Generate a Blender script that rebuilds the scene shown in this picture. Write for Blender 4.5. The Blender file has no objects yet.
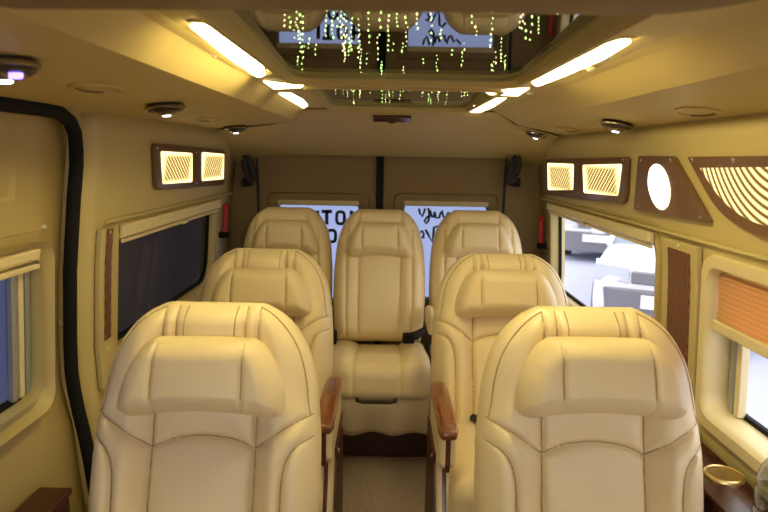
import bpy, bmesh, math, random
import numpy as np
from mathutils import Vector, Matrix
random.seed(7)
C = bpy.context.scene.collection
PI = math.pi
# ------------------------------------------------------------------ camera
F_PX, CAM = 620.0, Vector((0, 0, 1.32))
TH, RO = math.atan(100 / 620), math.radians(1.0)
FW = Vector((0, math.cos(TH), -math.sin(TH)))
UPV = Vector((0, math.sin(TH), math.cos(TH)))
RT = Vector((1, 0, 0))
U = RT * math.cos(RO) + UPV * math.sin(RO)
V = -RT * math.sin(RO) + UPV * math.cos(RO)
cd = bpy.data.cameras.new('camera'); cam = bpy.data.objects.new('camera', cd); C.objects.link(cam)
cd.sensor_width = 36; cd.lens = F_PX * 36 / 768; cd.clip_start = 0.02
cd.dof.use_dof = True; cd.dof.focus_distance = 1.9; cd.dof.aperture_fstop = 4.5
m = Matrix((U, V, -FW)).transposed().to_4x4(); m.translation = CAM
cam.matrix_world = m
bpy.context.scene.camera = cam
vs = bpy.context.scene.view_settings
vs.view_transform = 'Standard'; vs.look = 'None'; vs.gamma = 1; vs.use_curve_mapping = False; vs.exposure = 0.10
cy = bpy.context.scene.cycles
cy.use_denoising = True; cy.max_bounces = 10; cy.diffuse_bounces = 5; cy.glossy_bounces = 5; cy.transparent_max_bounces = 16
cy.sample_clamp_indirect = 6; cy.caustics_reflective = False; cy.caustics_refractive = False

def ray(px, py): return (U * ((px - 384) / F_PX) + V * ((256 - py) / F_PX) + FW)
def hit_y(px, py, y): d = ray(px, py); return CAM + d * ((y - CAM.y) / d.y)
def hit_z(px, py, z): d = ray(px, py); return CAM + d * ((z - CAM.z) / d.z)
# ------------------------------------------------------------------ wall profile
PZ = [-.1, 0, .3, .5, .75, 1.0, 1.2, 1.42, 1.7]
PX = [.80, .81, .835, .85, .86, .845, .822, .790, .74]
def prof(z, side):
    x = float(np.interp(z, PZ, PX))
    return x - (.015 if side < 0 else 0)
def W(side, y, z, d=0.0): return Vector((side * (prof(z, side) - d), y, z))
def hit_w(px, py, side, d=0.0):
    r = ray(px, py); lo, hi = .2, 12.0
    for _ in range(60):
        t = (lo + hi) / 2; p = CAM + r * t
        if side * p.x > prof(p.z, side) - d: hi = t
        else: lo = t
    p = CAM + r * lo
    return (p.y, p.z)
# ------------------------------------------------------------------ materials
def mat(name, col, rough=.5, metal=0.0, coat=0.0, noise=None, bump=0.0, bscale=80, spec=.5):
    M = bpy.data.materials.new(name); M.use_nodes = True
    n, l = M.node_tree.nodes, M.node_tree.links
    b = n['Principled BSDF']
    b.inputs['Base Color'].default_value = (*col, 1); b.inputs['Roughness'].default_value = rough
    b.inputs['Metallic'].default_value = metal; b.inputs['Coat Weight'].default_value = coat
    b.inputs['Specular IOR Level'].default_value = spec
    if noise or bump:
        tc = n.new('ShaderNodeTexCoord')
        nz = n.new('ShaderNodeTexNoise'); nz.inputs['Scale'].default_value = noise[1] if noise else bscale
        nz.inputs['Detail'].default_value = 6
        l.new(tc.outputs['Object'], nz.inputs['Vector'])
        if noise:
            mp = n.new('ShaderNodeMix'); mp.data_type = 'RGBA'
            mp.inputs[6].default_value = (*col, 1); mp.inputs[7].default_value = (*noise[0], 1)
            l.new(nz.outputs['Fac'], mp.inputs[0]); l.new(mp.outputs[2], b.inputs['Base Color'])
        if bump:
            n2 = n.new('ShaderNodeTexNoise'); n2.inputs['Scale'].default_value = bscale; n2.inputs['Detail'].default_value = 4
            l.new(tc.outputs['Object'], n2.inputs['Vector'])
            bp = n.new('ShaderNodeBump'); bp.inputs['Strength'].default_value = bump; bp.inputs['Distance'].default_value = .002
            l.new(n2.outputs['Fac'], bp.inputs['Height']); l.new(bp.outputs['Normal'], b.inputs['Normal'])
    return M
def emis(name, col, s):
    M = bpy.data.materials.new(name); M.use_nodes = True
    n, l = M.node_tree.nodes, M.node_tree.links
    n.remove(n['Principled BSDF'])
    e = n.new('ShaderNodeEmission'); e.inputs[0].default_value = (*col, 1); e.inputs[1].default_value = s
    l.new(e.outputs[0], n['Material Output'].inputs[0])
    return M
def glass(name, tint, refl=.08, trans=None):
    M = bpy.data.materials.new(name); M.use_nodes = True
    n, l = M.node_tree.nodes, M.node_tree.links
    n.remove(n['Principled BSDF'])
    t = n.new('ShaderNodeBsdfTransparent'); t.inputs[0].default_value = (*tint, 1)
    g = n.new('ShaderNodeBsdfGlossy'); g.inputs['Roughness'].default_value = .02
    mx = n.new('ShaderNodeMixShader'); mx.inputs[0].default_value = refl
    l.new(t.outputs[0], mx.inputs[1]); l.new(g.outputs[0], mx.inputs[2])
    l.new(mx.outputs[0], n['Material Output'].inputs[0])
    return M
MT = {}
MT['leather'] = mat('cream_leather', (.79, .655, .41), .34, noise=((.755, .62, .38), 9), bump=.25, bscale=260, spec=.4)
MT['seam'] = mat('seam_thread_and_shade', (.40, .29, .14), .6)  # brown thread, kept dark to stand in for shade in the grooves
MT['trim'] = mat('beige_trim', (.55, .455, .215), .45, noise=((.52, .425, .195), 5), bump=.1, bscale=400)
MT['headliner'] = mat('headliner', (.54, .42, .17), .55, noise=((.51, .39, .155), 4), bump=.1, bscale=400)
MT['cream'] = mat('cream_plastic', (.72, .62, .38), .4)
MT['door'] = mat('door_trim', (.47, .37, .16), .5, noise=((.44, .34, .145), 3), bump=.15, bscale=300)
MT['reardoor'] = mat('rear_door_fabric', (.235, .155, .062), .7, noise=((.21, .137, .053), 6), bump=.2, bscale=500)
MT['black'] = mat('black_rubber', (.008, .0075, .008), .75, spec=.2)
MT['webbing'] = mat('black_webbing', (.015, .014, .015), .75, bump=.4, bscale=600)
MT['darkplastic'] = mat('dark_plastic', (.03, .022, .016), .25)
MT['chrome'] = mat('chrome', (.75, .72, .66), .12, metal=1)
MT['bronze'] = mat('dark_chrome', (.32, .26, .20), .15, metal=1)
MT['brass_cup'] = mat('brushed_brass_cup', (.62, .46, .18), .5, metal=.35)
MT['gold'] = mat('brass', (.86, .66, .28), .32, metal=1)
MT['red'] = mat('red_plastic', (.55, .03, .03), .4)
MT['grey'] = mat('grey_aluminium', (.42, .42, .40), .4, metal=.6)
MT['screw'] = mat('screw_cap', (.75, .68, .5), .3)
MT['carpet'] = mat('brown_carpet', (.62, .49, .38), .95, noise=((.34, .26, .19), 70), bump=1.0, bscale=350, spec=.1)
MT['brownpanel'] = mat('brown_vinyl', (.085, .028, .015), .45, noise=((.065, .02, .011), 14))
MT['letter'] = mat('black_vinyl_letter', (.015, .015, .02), .6)
MT['asphalt'] = mat('asphalt', (.38, .40, .52), .9, noise=((.34, .36, .47), 2))  # blue cast of the daylight is put into the asphalt colour
MT['carwhite'] = mat('white_car_paint', (.66, .67, .72), .25, coat=.6)
MT['carglass'] = mat('car_window_glass', (.20, .24, .32), .25)
MT['cargrey'] = mat('grey_bumper_plastic', (.16, .16, .19), .5)
MT['carlight'] = mat('headlight_lens', (.42, .45, .54), .15)
MT['plate'] = mat('white_number_plate', (.75, .75, .75), .5)
MT['tyre'] = mat('tyre_rubber', (.03, .03, .03), .8)
MT['ventslot'] = mat('vent_slot_shadow', (.16, .11, .05), .6)
def wood():
    M = mat('dark_polished_wood', (.2, .07, .03), .22, coat=.5)
    n, l = M.node_tree.nodes, M.node_tree.links; b = n['Principled BSDF']
    tc = n.new('ShaderNodeTexCoord'); mp = n.new('ShaderNodeMapping'); mp.inputs['Scale'].default_value = (16, 2.0, 16)
    nz = n.new('ShaderNodeTexNoise'); nz.inputs['Scale'].default_value = 5; nz.inputs['Detail'].default_value = 8; nz.inputs['Distortion'].default_value = 1.2
    cr = n.new('ShaderNodeValToRGB')
    cr.color_ramp.elements[0].position = .3; cr.color_ramp.elements[0].color = (.035, .010, .005, 1)
    cr.color_ramp.elements[1].position = .72; cr.color_ramp.elements[1].color = (.15, .048, .018, 1)
    l.new(tc.outputs['Object'], mp.inputs[0]); l.new(mp.outputs[0], nz.inputs['Vector'])
    l.new(nz.outputs['Fac'], cr.inputs[0]); l.new(cr.outputs[0], b.inputs['Base Color'])
    return M
MT['wood'] = wood()
MT['darkwood'] = wood(); MT['darkwood'].name = 'very_dark_polished_wood'
for e_, c_ in zip(MT['darkwood'].node_tree.nodes['Color Ramp'].color_ramp.elements, ((.022, .006, .004, 1), (.085, .026, .012, 1))): e_.color = c_
MT['darkwood'].node_tree.nodes['Principled BSDF'].inputs['Coat Weight'].default_value = .1
MT['darkwood'].node_tree.nodes['Principled BSDF'].inputs['Specular IOR Level'].default_value = .3
MT['capwood'] = wood(); MT['capwood'].name = 'red_brown_polished_wood'
for e_, c_ in zip(MT['capwood'].node_tree.nodes['Color Ramp'].color_ramp.elements, ((.10, .026, .009, 1), (.27, .078, .024, 1))): e_.color = c_
MT['lampwood'] = mat('glow_washed_lamp_wood', (.19, .10, .05), .35, noise=((.12, .058, .027), 40), coat=.2)  # wood colour lightened to include the wash of lamp glow
def stripes(name, c1, c2, scale, direction='Z', rough=.6, bump=.6, rot=(0, 0, 0), translucent=0):
    M = mat(name, c1, rough)
    n, l = M.node_tree.nodes, M.node_tree.links; b = n['Principled BSDF']
    tc = n.new('ShaderNodeTexCoord'); mp = n.new('ShaderNodeMapping'); mp.inputs['Rotation'].default_value = rot
    w = n.new('ShaderNodeTexWave'); w.bands_direction = direction; w.inputs['Scale'].default_value = scale; w.inputs['Distortion'].default_value = .15
    mx = n.new('ShaderNodeMix'); mx.data_type = 'RGBA'; mx.inputs[6].default_value = (*c1, 1); mx.inputs[7].default_value = (*c2, 1)
    l.new(tc.outputs['Object'], mp.inputs[0]); l.new(mp.outputs[0], w.inputs['Vector'])
    l.new(w.outputs['Fac'], mx.inputs[0]); l.new(mx.outputs[2], b.inputs['Base Color'])
    bp = n.new('ShaderNodeBump'); bp.inputs['Strength'].default_value = bump; bp.inputs['Distance'].default_value = .003
    l.new(w.outputs['Fac'], bp.inputs['Height']); l.new(bp.outputs[0], b.inputs['Normal'])
    if translucent:
        t = n.new('ShaderNodeBsdfTranslucent'); l.new(mx.outputs[2], t.inputs[0])
        ms = n.new('ShaderNodeMixShader'); ms.inputs[0].default_value = translucent
        l.new(b.outputs[0], ms.inputs[1]); l.new(t.outputs[0], ms.inputs[2]); l.new(ms.outputs[0], n['Material Output'].inputs[0])
    return M
MT['blind'] = stripes('pleated_orange_blind', (.88, .58, .31), (.95, .69, .42), 24, 'Z', translucent=.35)
MT['slat'] = stripes('wood_slat', (.10, .035, .015), (.26, .10, .045), 22, 'Y', .3, 1.0, rot=(.35, 0, 0))
def film():
    M = bpy.data.materials.new('white_window_film'); M.use_nodes = True
    n, l = M.node_tree.nodes, M.node_tree.links; n.remove(n['Principled BSDF'])
    t = n.new('ShaderNodeBsdfTranslucent'); t.inputs[0].default_value = (.50, .555, .70, 1)  # bluish daylight painted into the film tint
    d = n.new('ShaderNodeBsdfDiffuse'); d.inputs[0].default_value = (.5, .5, .55, 1)
    mx = n.new('ShaderNodeMixShader'); mx.inputs[0].default_value = .12
    l.new(t.outputs[0], mx.inputs[1]); l.new(d.outputs[0], mx.inputs[2]); l.new(mx.outputs[0], n['Material Output'].inputs[0])
    return M
MT['film'] = film()
MT['clear'] = glass('clear_window_glass', (.93, .95, .97), .04)
MT['tint'] = glass('dark_tinted_glass', (.017, .014, .0125), .06)
MT['tint2'] = glass('blue_tinted_glass', (.06, .068, .12), .06)
MT['mirrorglass'] = glass('tinted_mirror_glass', (.65, .65, .60), .62)
MT['bottle'] = glass('clear_bottle_plastic', (.80, .86, .93), .16)
_n, _l = MT['bottle'].node_tree.nodes, MT['bottle'].node_tree.links
_lw = _n.new('ShaderNodeLayerWeight'); _lw.inputs[0].default_value = .35; _l.new(_lw.outputs['Facing'], _n['Mix Shader'].inputs[0])
MT['cavity'] = mat('mirror_cavity_black', (.006, .006, .006), .9, spec=.05)
MT['strip'] = emis('ceiling_diffuser', (1.0, .82, .34), 39)
MT['strip_rear'] = emis('short_ceiling_diffuser', (1.0, .83, .42), 5)
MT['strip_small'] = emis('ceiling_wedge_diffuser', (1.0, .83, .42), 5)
MT['bead'] = emis('fibre_light', (.62, 1.0, .28), 9.0)
MT['bead2'] = emis('fibre_light_warm', (1.0, .95, .45), 7.0)
MT['led'] = emis('white_led', (.95, .95, 1.0), 8)
MT['ledblue'] = emis('violet_led', (.3, .2, 1.0), 4)
MT['ovallamp'] = emis('oval_lamp_diffuser', (1.0, .82, .48), 6)
def lens(name, s, mode):
    """lit reeded glass: the pattern is put into the emission, no lamp stands behind it"""
    M = bpy.data.materials.new(name); M.use_nodes = True
    n, l = M.node_tree.nodes, M.node_tree.links; n.remove(n['Principled BSDF'])
    tc = n.new('ShaderNodeTexCoord')
    def wave(scale, rot, typ='BANDS', dist=.6):
        mp = n.new('ShaderNodeMapping'); mp.inputs['Rotation'].default_value = rot
        w = n.new('ShaderNodeTexWave'); w.wave_type = typ; w.bands_direction = 'Z'; w.inputs['Scale'].default_value = scale; w.inputs['Distortion'].default_value = dist
        if typ == 'RINGS': w.rings_direction = 'X'; mp.inputs['Location'].default_value = (0, 0.10, -.28)
        l.new(tc.outputs['Object'], mp.inputs[0]); l.new(mp.outputs[0], w.inputs[0]); return w
    a = wave(19, (.55, 0, 0)) if mode == 0 else wave(17, (0, 0, 0), 'RINGS', .2)
    b = wave(25, (-.6, 0, 0)) if mode == 0 else wave(30, (1.2, 0, 0))
    mu = n.new('ShaderNodeMath'); mu.operation = 'MULTIPLY'; l.new(a.outputs['Fac'], mu.inputs[0])
    if mode == 0: l.new(b.outputs['Fac'], mu.inputs[1])
    else:
        mr = n.new('ShaderNodeMapRange'); mr.inputs[3].default_value = .75; mr.inputs[4].default_value = 1; l.new(b.outputs['Fac'], mr.inputs[0]); l.new(mr.outputs[0], mu.inputs[1])
    # rim glow painted into the emission; no lamp ring is modelled
    sx = n.new('ShaderNodeSeparateXYZ'); l.new(tc.outputs['Generated'], sx.inputs[0])
    def edge(o):
        s1 = n.new('ShaderNodeMath'); s1.operation = 'SUBTRACT'; s1.inputs[1].default_value = .5; l.new(o, s1.inputs[0])
        s2 = n.new('ShaderNodeMath'); s2.operation = 'ABSOLUTE'; l.new(s1.outputs[0], s2.inputs[0]); return s2
    mm = n.new('ShaderNodeMath'); mm.operation = 'MAXIMUM'; l.new(edge(sx.outputs[1]).outputs[0], mm.inputs[0]); l.new(edge(sx.outputs[2]).outputs[0], mm.inputs[1])
    er = n.new('ShaderNodeMapRange'); er.inputs[1].default_value = .30; er.inputs[2].default_value = .47; l.new(mm.outputs[0], er.inputs[0])
    ad = n.new('ShaderNodeMath'); ad.operation = 'MAXIMUM'
    l.new(mu.outputs[0], ad.inputs[0])
    if mode == 0: l.new(er.outputs[0], ad.inputs[1])
    else: ad.inputs[1].default_value = 0
    cr = n.new('ShaderNodeValToRGB')
    cr.color_ramp.elements[0].position = .05; cr.color_ramp.elements[0].color = (.13, .07, .015, 1)
    cr.color_ramp.elements[1].position = .75; cr.color_ramp.elements[1].color = (1, .82, .38, 1)
    e2 = cr.color_ramp.elements.new(.35); e2.color = (.46, .30, .08, 1)
    l.new(ad.outputs[0], cr.inputs[0])
    e = n.new('ShaderNodeEmission'); e.inputs[1].default_value = s; l.new(cr.outputs[0], e.inputs[0])
    l.new(e.outputs[0], n['Material Output'].inputs[0])
    return M
MT['lens'] = lens('woven_lit_lens', 2.1, 0)
MT['lens2'] = lens('reeded_lit_lens', 1.6, 1)
# ------------------------------------------------------------------ object helpers
WL = {}
def _loc(o): return WL.get(o.name, Vector((0, 0, 0)))
class MB:
    def __init__(s): s.v = []; s.f = []
    def add(s, vs, fs):
        k = len(s.v); s.v += [tuple(p) for p in vs]; s.f += [tuple(i + k for i in f) for f in fs]; return s
    def prism(s, A, B, cap=True):
        n = len(A); fs = [(i, (i + 1) % n, n + (i + 1) % n, n + i) for i in range(n)]
        if cap: fs += [tuple(range(n - 1, -1, -1)), tuple(range(n, 2 * n))]
        return s.add(list(A) + list(B), fs)
    def box(s, a, b):
        x0, y0, z0 = a; x1, y1, z1 = b
        return s.prism([(x0, y0, z0), (x1, y0, z0), (x1, y1, z0), (x0, y1, z0)], [(x0, y0, z1), (x1, y0, z1), (x1, y1, z1), (x0, y1, z1)])
    def loft(s, rings, closed=True, cap=True):
        n = len(rings[0]); vs = [p for r in rings for p in r]; fs = []
        for j in range(len(rings) - 1):
            for i in range(n if closed else n - 1):
                fs.append((j * n + i, j * n + (i + 1) % n, (j + 1) * n + (i + 1) % n, (j + 1) * n + i))
        if cap and closed: fs += [tuple(range(n - 1, -1, -1)), tuple(range((len(rings) - 1) * n, len(rings) * n))]
        return s.add(vs, fs)
    def tube(s, pts, r, n=10, flat=1.0, wdir=None):
        P = [Vector(p) for p in pts]; rings = []
        for i, p in enumerate(P):
            t = (P[min(i + 1, len(P) - 1)] - P[max(i - 1, 0)]).normalized()
            ref = Vector(wdir) if wdir is not None else (Vector((0, 0, 1)) if abs(t.z) < .9 else Vector((1, 0, 0)))
            a = t.cross(ref).normalized(); b = a.cross(t).normalized()
            rr = r[i] if isinstance(r, (list, tuple)) else r
            rings.append([p + a * (rr * flat * math.cos(2 * PI * k / n)) + b * (rr * math.sin(2 * PI * k / n)) for k in range(n)])
        return s.loft(rings)
    def lathe(s, prof_, c, axis, n=28, cap=True):
        ax = Vector(axis).normalized(); ref = Vector((0, 0, 1)) if abs(ax.z) < .9 else Vector((1, 0, 0))
        a = ax.cross(ref).normalized(); b = ax.cross(a)
        c = Vector(c)
        return s.loft([[c + ax * h + (a * math.cos(2 * PI * k / n) + b * math.sin(2 * PI * k / n)) * max(r, 1e-5) for k in range(n)] for r, h in prof_], cap=cap)
    def build(s, name, material, parent=None, bevel=0, seg=2, smooth=True, fix=True, origin=None):
        me = bpy.data.meshes.new(name)
        o = bpy.data.objects.new(name, me); C.objects.link(o)
        if parent is not None:
            base = _loc(parent); o.parent = parent
        else:
            vs = np.array(s.v); base = Vector(((vs[:, 0].min() + vs[:, 0].max()) / 2, (vs[:, 1].min() + vs[:, 1].max()) / 2, vs[:, 2].min())) if origin is None else Vector(origin)
            o.location = base
        WL[o.name] = base.copy()
        me.from_pydata([(x - base.x, y - base.y, z - base.z) for x, y, z in s.v], [], s.f)
        if fix:
            bm = bmesh.new(); bm.from_mesh(me); bmesh.ops.remove_doubles(bm, verts=bm.verts, dist=1e-6)
            bmesh.ops.recalc_face_normals(bm, faces=bm.faces); bm.to_mesh(me); bm.free()
        me.materials.append(MT[material])
        if smooth:
            me.polygons.foreach_set('use_smooth', [True] * len(me.polygons))
            me.set_sharp_from_angle(angle=math.radians(35))
        if bevel:
            b = o.modifiers.new('bevel', 'BEVEL'); b.width = bevel; b.segments = seg; b.limit_method = 'ANGLE'; b.angle_limit = math.radians(40)
            b.harden_normals = True
        me.update()
        return o
def thing(name, label, cat, loc, group=None):
    o = bpy.data.objects.new(name, None); C.objects.link(o); o.location = loc; o.empty_display_size = .05
    o['label'] = label; o['category'] = cat
    if group: o['group'] = group
    WL[o.name] = Vector(loc)
    return o
def tag(o, label, cat, group=None):
    o['label'] = label; o['category'] = cat
    if group: o['group'] = group
    return o
def struct(o): o['kind'] = 'structure'; return o
def copy_tree(o, parent=None):
    c = o.copy(); C.objects.link(c)
    if parent is not None: c.parent = parent
    WL[c.name] = _loc(o).copy()
    for ch in list(o.children): copy_tree(ch, c)
    return c
def rpoly(pts, r, n=6):
    """round the corners of a 2-D polygon"""
    out = []; N = len(pts)
    rs = r if isinstance(r, (list, tuple)) else [r] * N
    for i in range(N):
        p = Vector(pts[i]).to_2d(); a = Vector(pts[i - 1]).to_2d() - p; b = Vector(pts[(i + 1) % N]).to_2d() - p
        k = min(rs[i], a.length * .48, b.length * .48); a.normalize(); b.normalize()
        p0, p1 = p + a * k, p + b * k
        for j in range(n + 1):
            t = j / n; out.append(tuple(p0 * (1 - t) ** 2 + p * (2 * t * (1 - t)) + p1 * t * t))
    return out
def rrect(a0, b0, a1, b1, r, n=6): return rpoly([(a0, b0), (a1, b0), (a1, b1), (a0, b1)], r, n)
def wall_plate(side, pts, d0, d1): # pts in (y,z)
    return MB().prism([W(side, y, z, d0) for y, z in pts], [W(side, y, z, d1) for y, z in pts])
def wall_ring(side, outer, inner, prof_):
    """loft a closed section round a window; prof_ = list of (mix 0 outer..1 inner, d)"""
    mb = MB(); n = len(outer); rings = []
    for m_, d in prof_:
        rings.append([W(side, o[0] * (1 - m_) + i[0] * m_, o[1] * (1 - m_) + i[1] * m_, d) for o, i in zip(outer, inner)])
    vs = [p for r in rings for p in r]; fs = []; K = len(rings)
    for j in range(K):
        for i in range(n):
            fs.append((j * n + i, j * n + (i + 1) % n, ((j + 1) % K) * n + (i + 1) % n, ((j + 1) % K) * n + i))
    return mb.add(vs, fs)
def sheet(fn, us, vs_, holes=()):
    """surface fn(u,v) on a grid with rectangular holes left open"""
    us = sorted(set([round(x, 4) for x in list(us) + [h[i] for h in holes for i in (0, 2)]]))
    vs_ = sorted(set([round(x, 4) for x in list(vs_) + [h[i] for h in holes for i in (1, 3)]]))
    mb = MB(); nv = len(vs_); V_ = [fn(u, v) for u in us for v in vs_]; fs = []
    for i in range(len(us) - 1):
        for j in range(nv - 1):
            cu, cv = (us[i] + us[i + 1]) / 2, (vs_[j] + vs_[j + 1]) / 2
            if any(h[0] < cu < h[2] and h[1] < cv < h[3] for h in holes): continue
            fs.append((i * nv + j, (i + 1) * nv + j, (i + 1) * nv + j + 1, i * nv + j + 1))
    return mb.add(V_, fs)
def solid(o, th, off):
    s = o.modifiers.new('solid', 'SOLIDIFY'); s.thickness = th; s.offset = off; return o
def lin(a, b, n): return list(np.linspace(a, b, n))
Y0, Y1 = -.9, 3.36          # van from cab to rear doors
ZC = 1.522                  # centre ceiling
# ================================================================== SETTING
struct(MB().box((-.9, Y0, -.03), (.9, Y1 + .05, 0)).build('floor', 'carpet', smooth=False))
struct(MB().box((-40, -30, -.52), (40, 60, -.45)).build('ground', 'asphalt', smooth=False))
# right wall ------------------------------------------------
RW1 = (.50, .66, 1.57, 1.06); RW2 = (1.868, .66, 3.10, 1.095)
CAB = (-.78, .85, -.12, 1.36)  # cab side windows, out of view, added for front daylight
o = sheet(lambda y, z: W(1, y, z), lin(Y0, Y1, 18), lin(0, 1.43, 26), [RW1, RW2, CAB]).build('wall_right', 'trim', fix=False)
struct(solid(o, .06, 1))
# left wall behind the sliding door ------------------------
LW2 = (1.875, .70, 2.99, 1.08); LW1 = (.45, .70, 1.50, 1.075)
def wl(y, z):
    d = -.055 * max(0, min(1, (1.74 - y) / .08)) ** 2
    return W(-1, y, z, d)
o = sheet(wl, lin(1.64, 1.75, 9) + lin(1.80, Y1, 9), lin(0, 1.43, 26), [LW2]).build('wall_left', 'trim', fix=False)
struct(solid(o, .06, -1))
def dl(y, z):
    d = -.045
    if .0 < y < 1.42 and 1.21 < z < 1.27: d -= .010
    if z < .66: d += .02 * min(1, (.66 - z) / .1)
    return W(-1, y, z, d)
zl = sorted(lin(0, 1.43, 26) + [1.205, 1.215, 1.265, 1.275])
door = struct(solid(sheet(dl, lin(Y0, 1.64, 16) + [1.415, 1.425], zl, [LW1, CAB]).build('door_1', 'door', fix=False), .06, -1))
for px, py in ((72, 205), (43, 227), (60, 323), (40, 437), (60, 477)):
    y, z = hit_w(px, py, -1, -.045)
    MB().lathe([(0, .004), (.004, .003), (.006, 0), (.006, -.01)], W(-1, y, z, -.04), (1, 0, 0), 12).build('screw', 'screw', door)
# seam line pressed into the door
y, z = hit_w(43, 229, -1, -.045)
MB().tube([W(-1, yy, z + .002 * i, -.0445) for i, yy in enumerate(lin(y, -.2, 8))], .0025, 6).build('welt', 'door', door)
# rubber door seal
sp = [W(-1, yy, 1.413, -.008) for yy in lin(-.6, 1.45, 10)] + [W(-1, 1.52, 1.410, -.01), W(-1, 1.58, 1.393, -.012), W(-1, 1.615, 1.365, -.014), W(-1, 1.633, 1.32, -.015)]
for z_, b in ((1.28, 0), (1.2, 0), (1.1, 0), (1.0, 0), (.9, 0), (.8, 0), (.72, .0), (.66, .002), (.60, .008), (.54, .016), (.47, .022), (.35, .025), (.2, .025), (.05, .025)):
    sp.append(W(-1, 1.64, z_, -.015 + b))
struct(MB().tube(sp, .0175, 12, wdir=(1, 0, 0)).build('trim_1', 'black'))
# rear wall -------------------------------------------------
yr = 3.34
def rw(px, py): p = hit_y(px, py, yr); return p.x, p.z
a = rw(278, 203.5); b = rw(358, 300); c_ = rw(404, 204.5); d_ = rw(484, 300)
RA = (a[0], b[1], b[0], a[1]); RB = (c_[0], d_[1], d_[0], c_[1])
o = sheet(lambda x, z: Vector((x, yr, z)), lin(-.86, .88, 9), lin(0, 1.5, 9), [RA, RB]).build('wall_rear', 'reardoor', fix=False, smooth=False)
struct(solid(o, .04, 1 if False else -1))
xs = hit_y(380, 180, yr).x
struct(MB().box((xs - .019, yr - .028, .2), (xs + .019, yr - .001, 1.36)).build('trim_2', 'black', bevel=.008))
for k, (R_, nm) in enumerate(((RA, 'window_4'), (RB, 'window_5'))):
    x0, z0, x1, z1 = R_
    mb = MB()
    outer = rrect(x0 - .055, z0 - .05, x1 + .055, z1 + .062, .04); inner = rrect(x0 + .004, z0 + .004, x1 - .004, z1 - .004, .025)
    rings = []
    for m_, dy in ((0, .0), (.1, -.014), (.55, -.014), (.8, -.006), (1, .03), (1, .035), (0, .002)):
        rings.append([Vector((o_[0] * (1 - m_) + i_[0] * m_, yr + dy, o_[1] * (1 - m_) + i_[1] * m_)) for o_, i_ in zip(outer, inner)])
    mb.loft(rings, cap=False); fr = struct(mb.build(nm, 'reardoor'))
    MB().box((x0 - .002, yr - .012, z1 - .006), (x1 + .002, yr + .012, z1 + .036)).build('blind_cassette', 'trim', fr, bevel=.006)
    MB().box((x0 - .01, yr + .034, z0 - .01), (x1 + .01, yr + .038, z1 + .01)).build('pane', 'film', fr)
    fr['_x'] = 0; del fr['_x']
    LET = yr + .031
    def stroke(pts, w, closed=False):
        """flat vinyl stroke cut along a polyline, given in photo pixels on the window plane"""
        P = [hit_y(px, py, LET) for px, py in pts]
        P2 = [Vector((p.x, p.z)) for p in P]; n = len(P2); L_, R2 = [], []
        for i in range(n):
            if closed: t = P2[(i + 1) % n] - P2[i - 1]
            else: t = P2[min(i + 1, n - 1)] - P2[max(i - 1, 0)]
            t = t.normalized(); q = Vector((-t.y, t.x)) * (w / 2)
            L_.append(P2[i] + q); R2.append(P2[i] - q)
        mb = MB(); idx = range(n if closed else n - 1)
        for i in idx:
            j = (i + 1) % n; quad = [L_[i], L_[j], R2[j], R2[i]]
            mb.prism([(p.x, LET - .0006, p.y) for p in quad], [(p.x, LET + .0006, p.y) for p in quad])
        return mb
    def oval(cx, cy_, rx, ry, n=20): return [(cx + rx * abs(math.cos(t)) ** .6 * (1 if math.cos(t) > 0 else -1), cy_ + ry * abs(math.sin(t)) ** .6 * (1 if math.sin(t) > 0 else -1)) for t in [2 * PI * i / n for i in range(n)]]
    if k == 0:
        W_ = .019
        for st in ([[(310.5, 223), (318.6, 223)], [(317.6, 210.5), (317.6, 224)]],
                   [[(321.5, 211.5), (332, 211.5)], [(326.8, 211), (326.8, 224.5)]],
                   None,
                   [[(351.5, 210.5), (351.5, 225)], [(358, 210.5), (358, 225)], [(351, 217.5), (358, 217.5)]]):
            mb = MB()
            if st is None: mb = stroke(oval(340.5, 217.8, 3.9, 6.0), .017, True)
            else:
                for s_ in st: q = stroke(s_, W_); mb.add(q.v, q.f)
            mb.build('letter', 'letter', fr, smooth=False)
        for cx in (331.6, 346): stroke(oval(cx, 236, 4.0, 5.8), .017, True).build('letter', 'letter', fr, smooth=False)
    else:
        def cr(pts): return [(380 + x / 4.267, 140 + y / 4.267) for x, y in pts]
        for st in ([(166, 292), (170, 312), (180, 326), (189, 306), (192, 292)], [(206, 290), (211, 320), (207, 345), (197, 356), (189, 347), (198, 332), (212, 322)],
                   [(214, 300), (221, 328), (228, 330), (234, 306)], [(234, 306), (238, 332), (250, 332)], [(252, 334), (258, 312), (264, 300), (270, 326), (281, 334)],
                   [(281, 332), (292, 308), (304, 318), (322, 300)]):
            stroke(cr(st), .012).build('letter', 'letter', fr, smooth=False)
        for st in ([(172, 396), (180, 388), (188, 402), (180, 418), (191, 416)], [(194, 382), (206, 404), (222, 434), (228, 400), (230, 374), (242, 368), (256, 384)]):
            stroke(cr(st), .013).build('letter', 'letter', fr, smooth=False)
# ceiling ----------------------------------------------------
CP = [(-.785, 1.418), (-.775, 1.424), (-.44, 1.458), (-.405, 1.466), (-.355, 1.515), (-.335, ZC)]
CQ = [(.465, ZC), (.485, 1.515), (.575, 1.466), (.605, 1.458), (.788, 1.424), (.795, 1.418)]
YC = 2.78
M1 = (-.258, .78, .348, 1.745); M2 = (-.235, 1.875, .335, 2.70)
mb = sheet(lambda x, y: Vector((x, y, ZC)), lin(-.335, .465, 6), lin(-.2, YC, 10), [M1, M2])
for P in (CP, CQ):
    q = sheet(lambda u, y: Vector((float(np.interp(u, range(len(P)), [p[0] for p in P])), y, float(np.interp(u, range(len(P)), [p[1] for p in P])))), range(len(P)), lin(Y0, 2.95 if False else YC, 10))
    mb.add(q.v, q.f)
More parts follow.
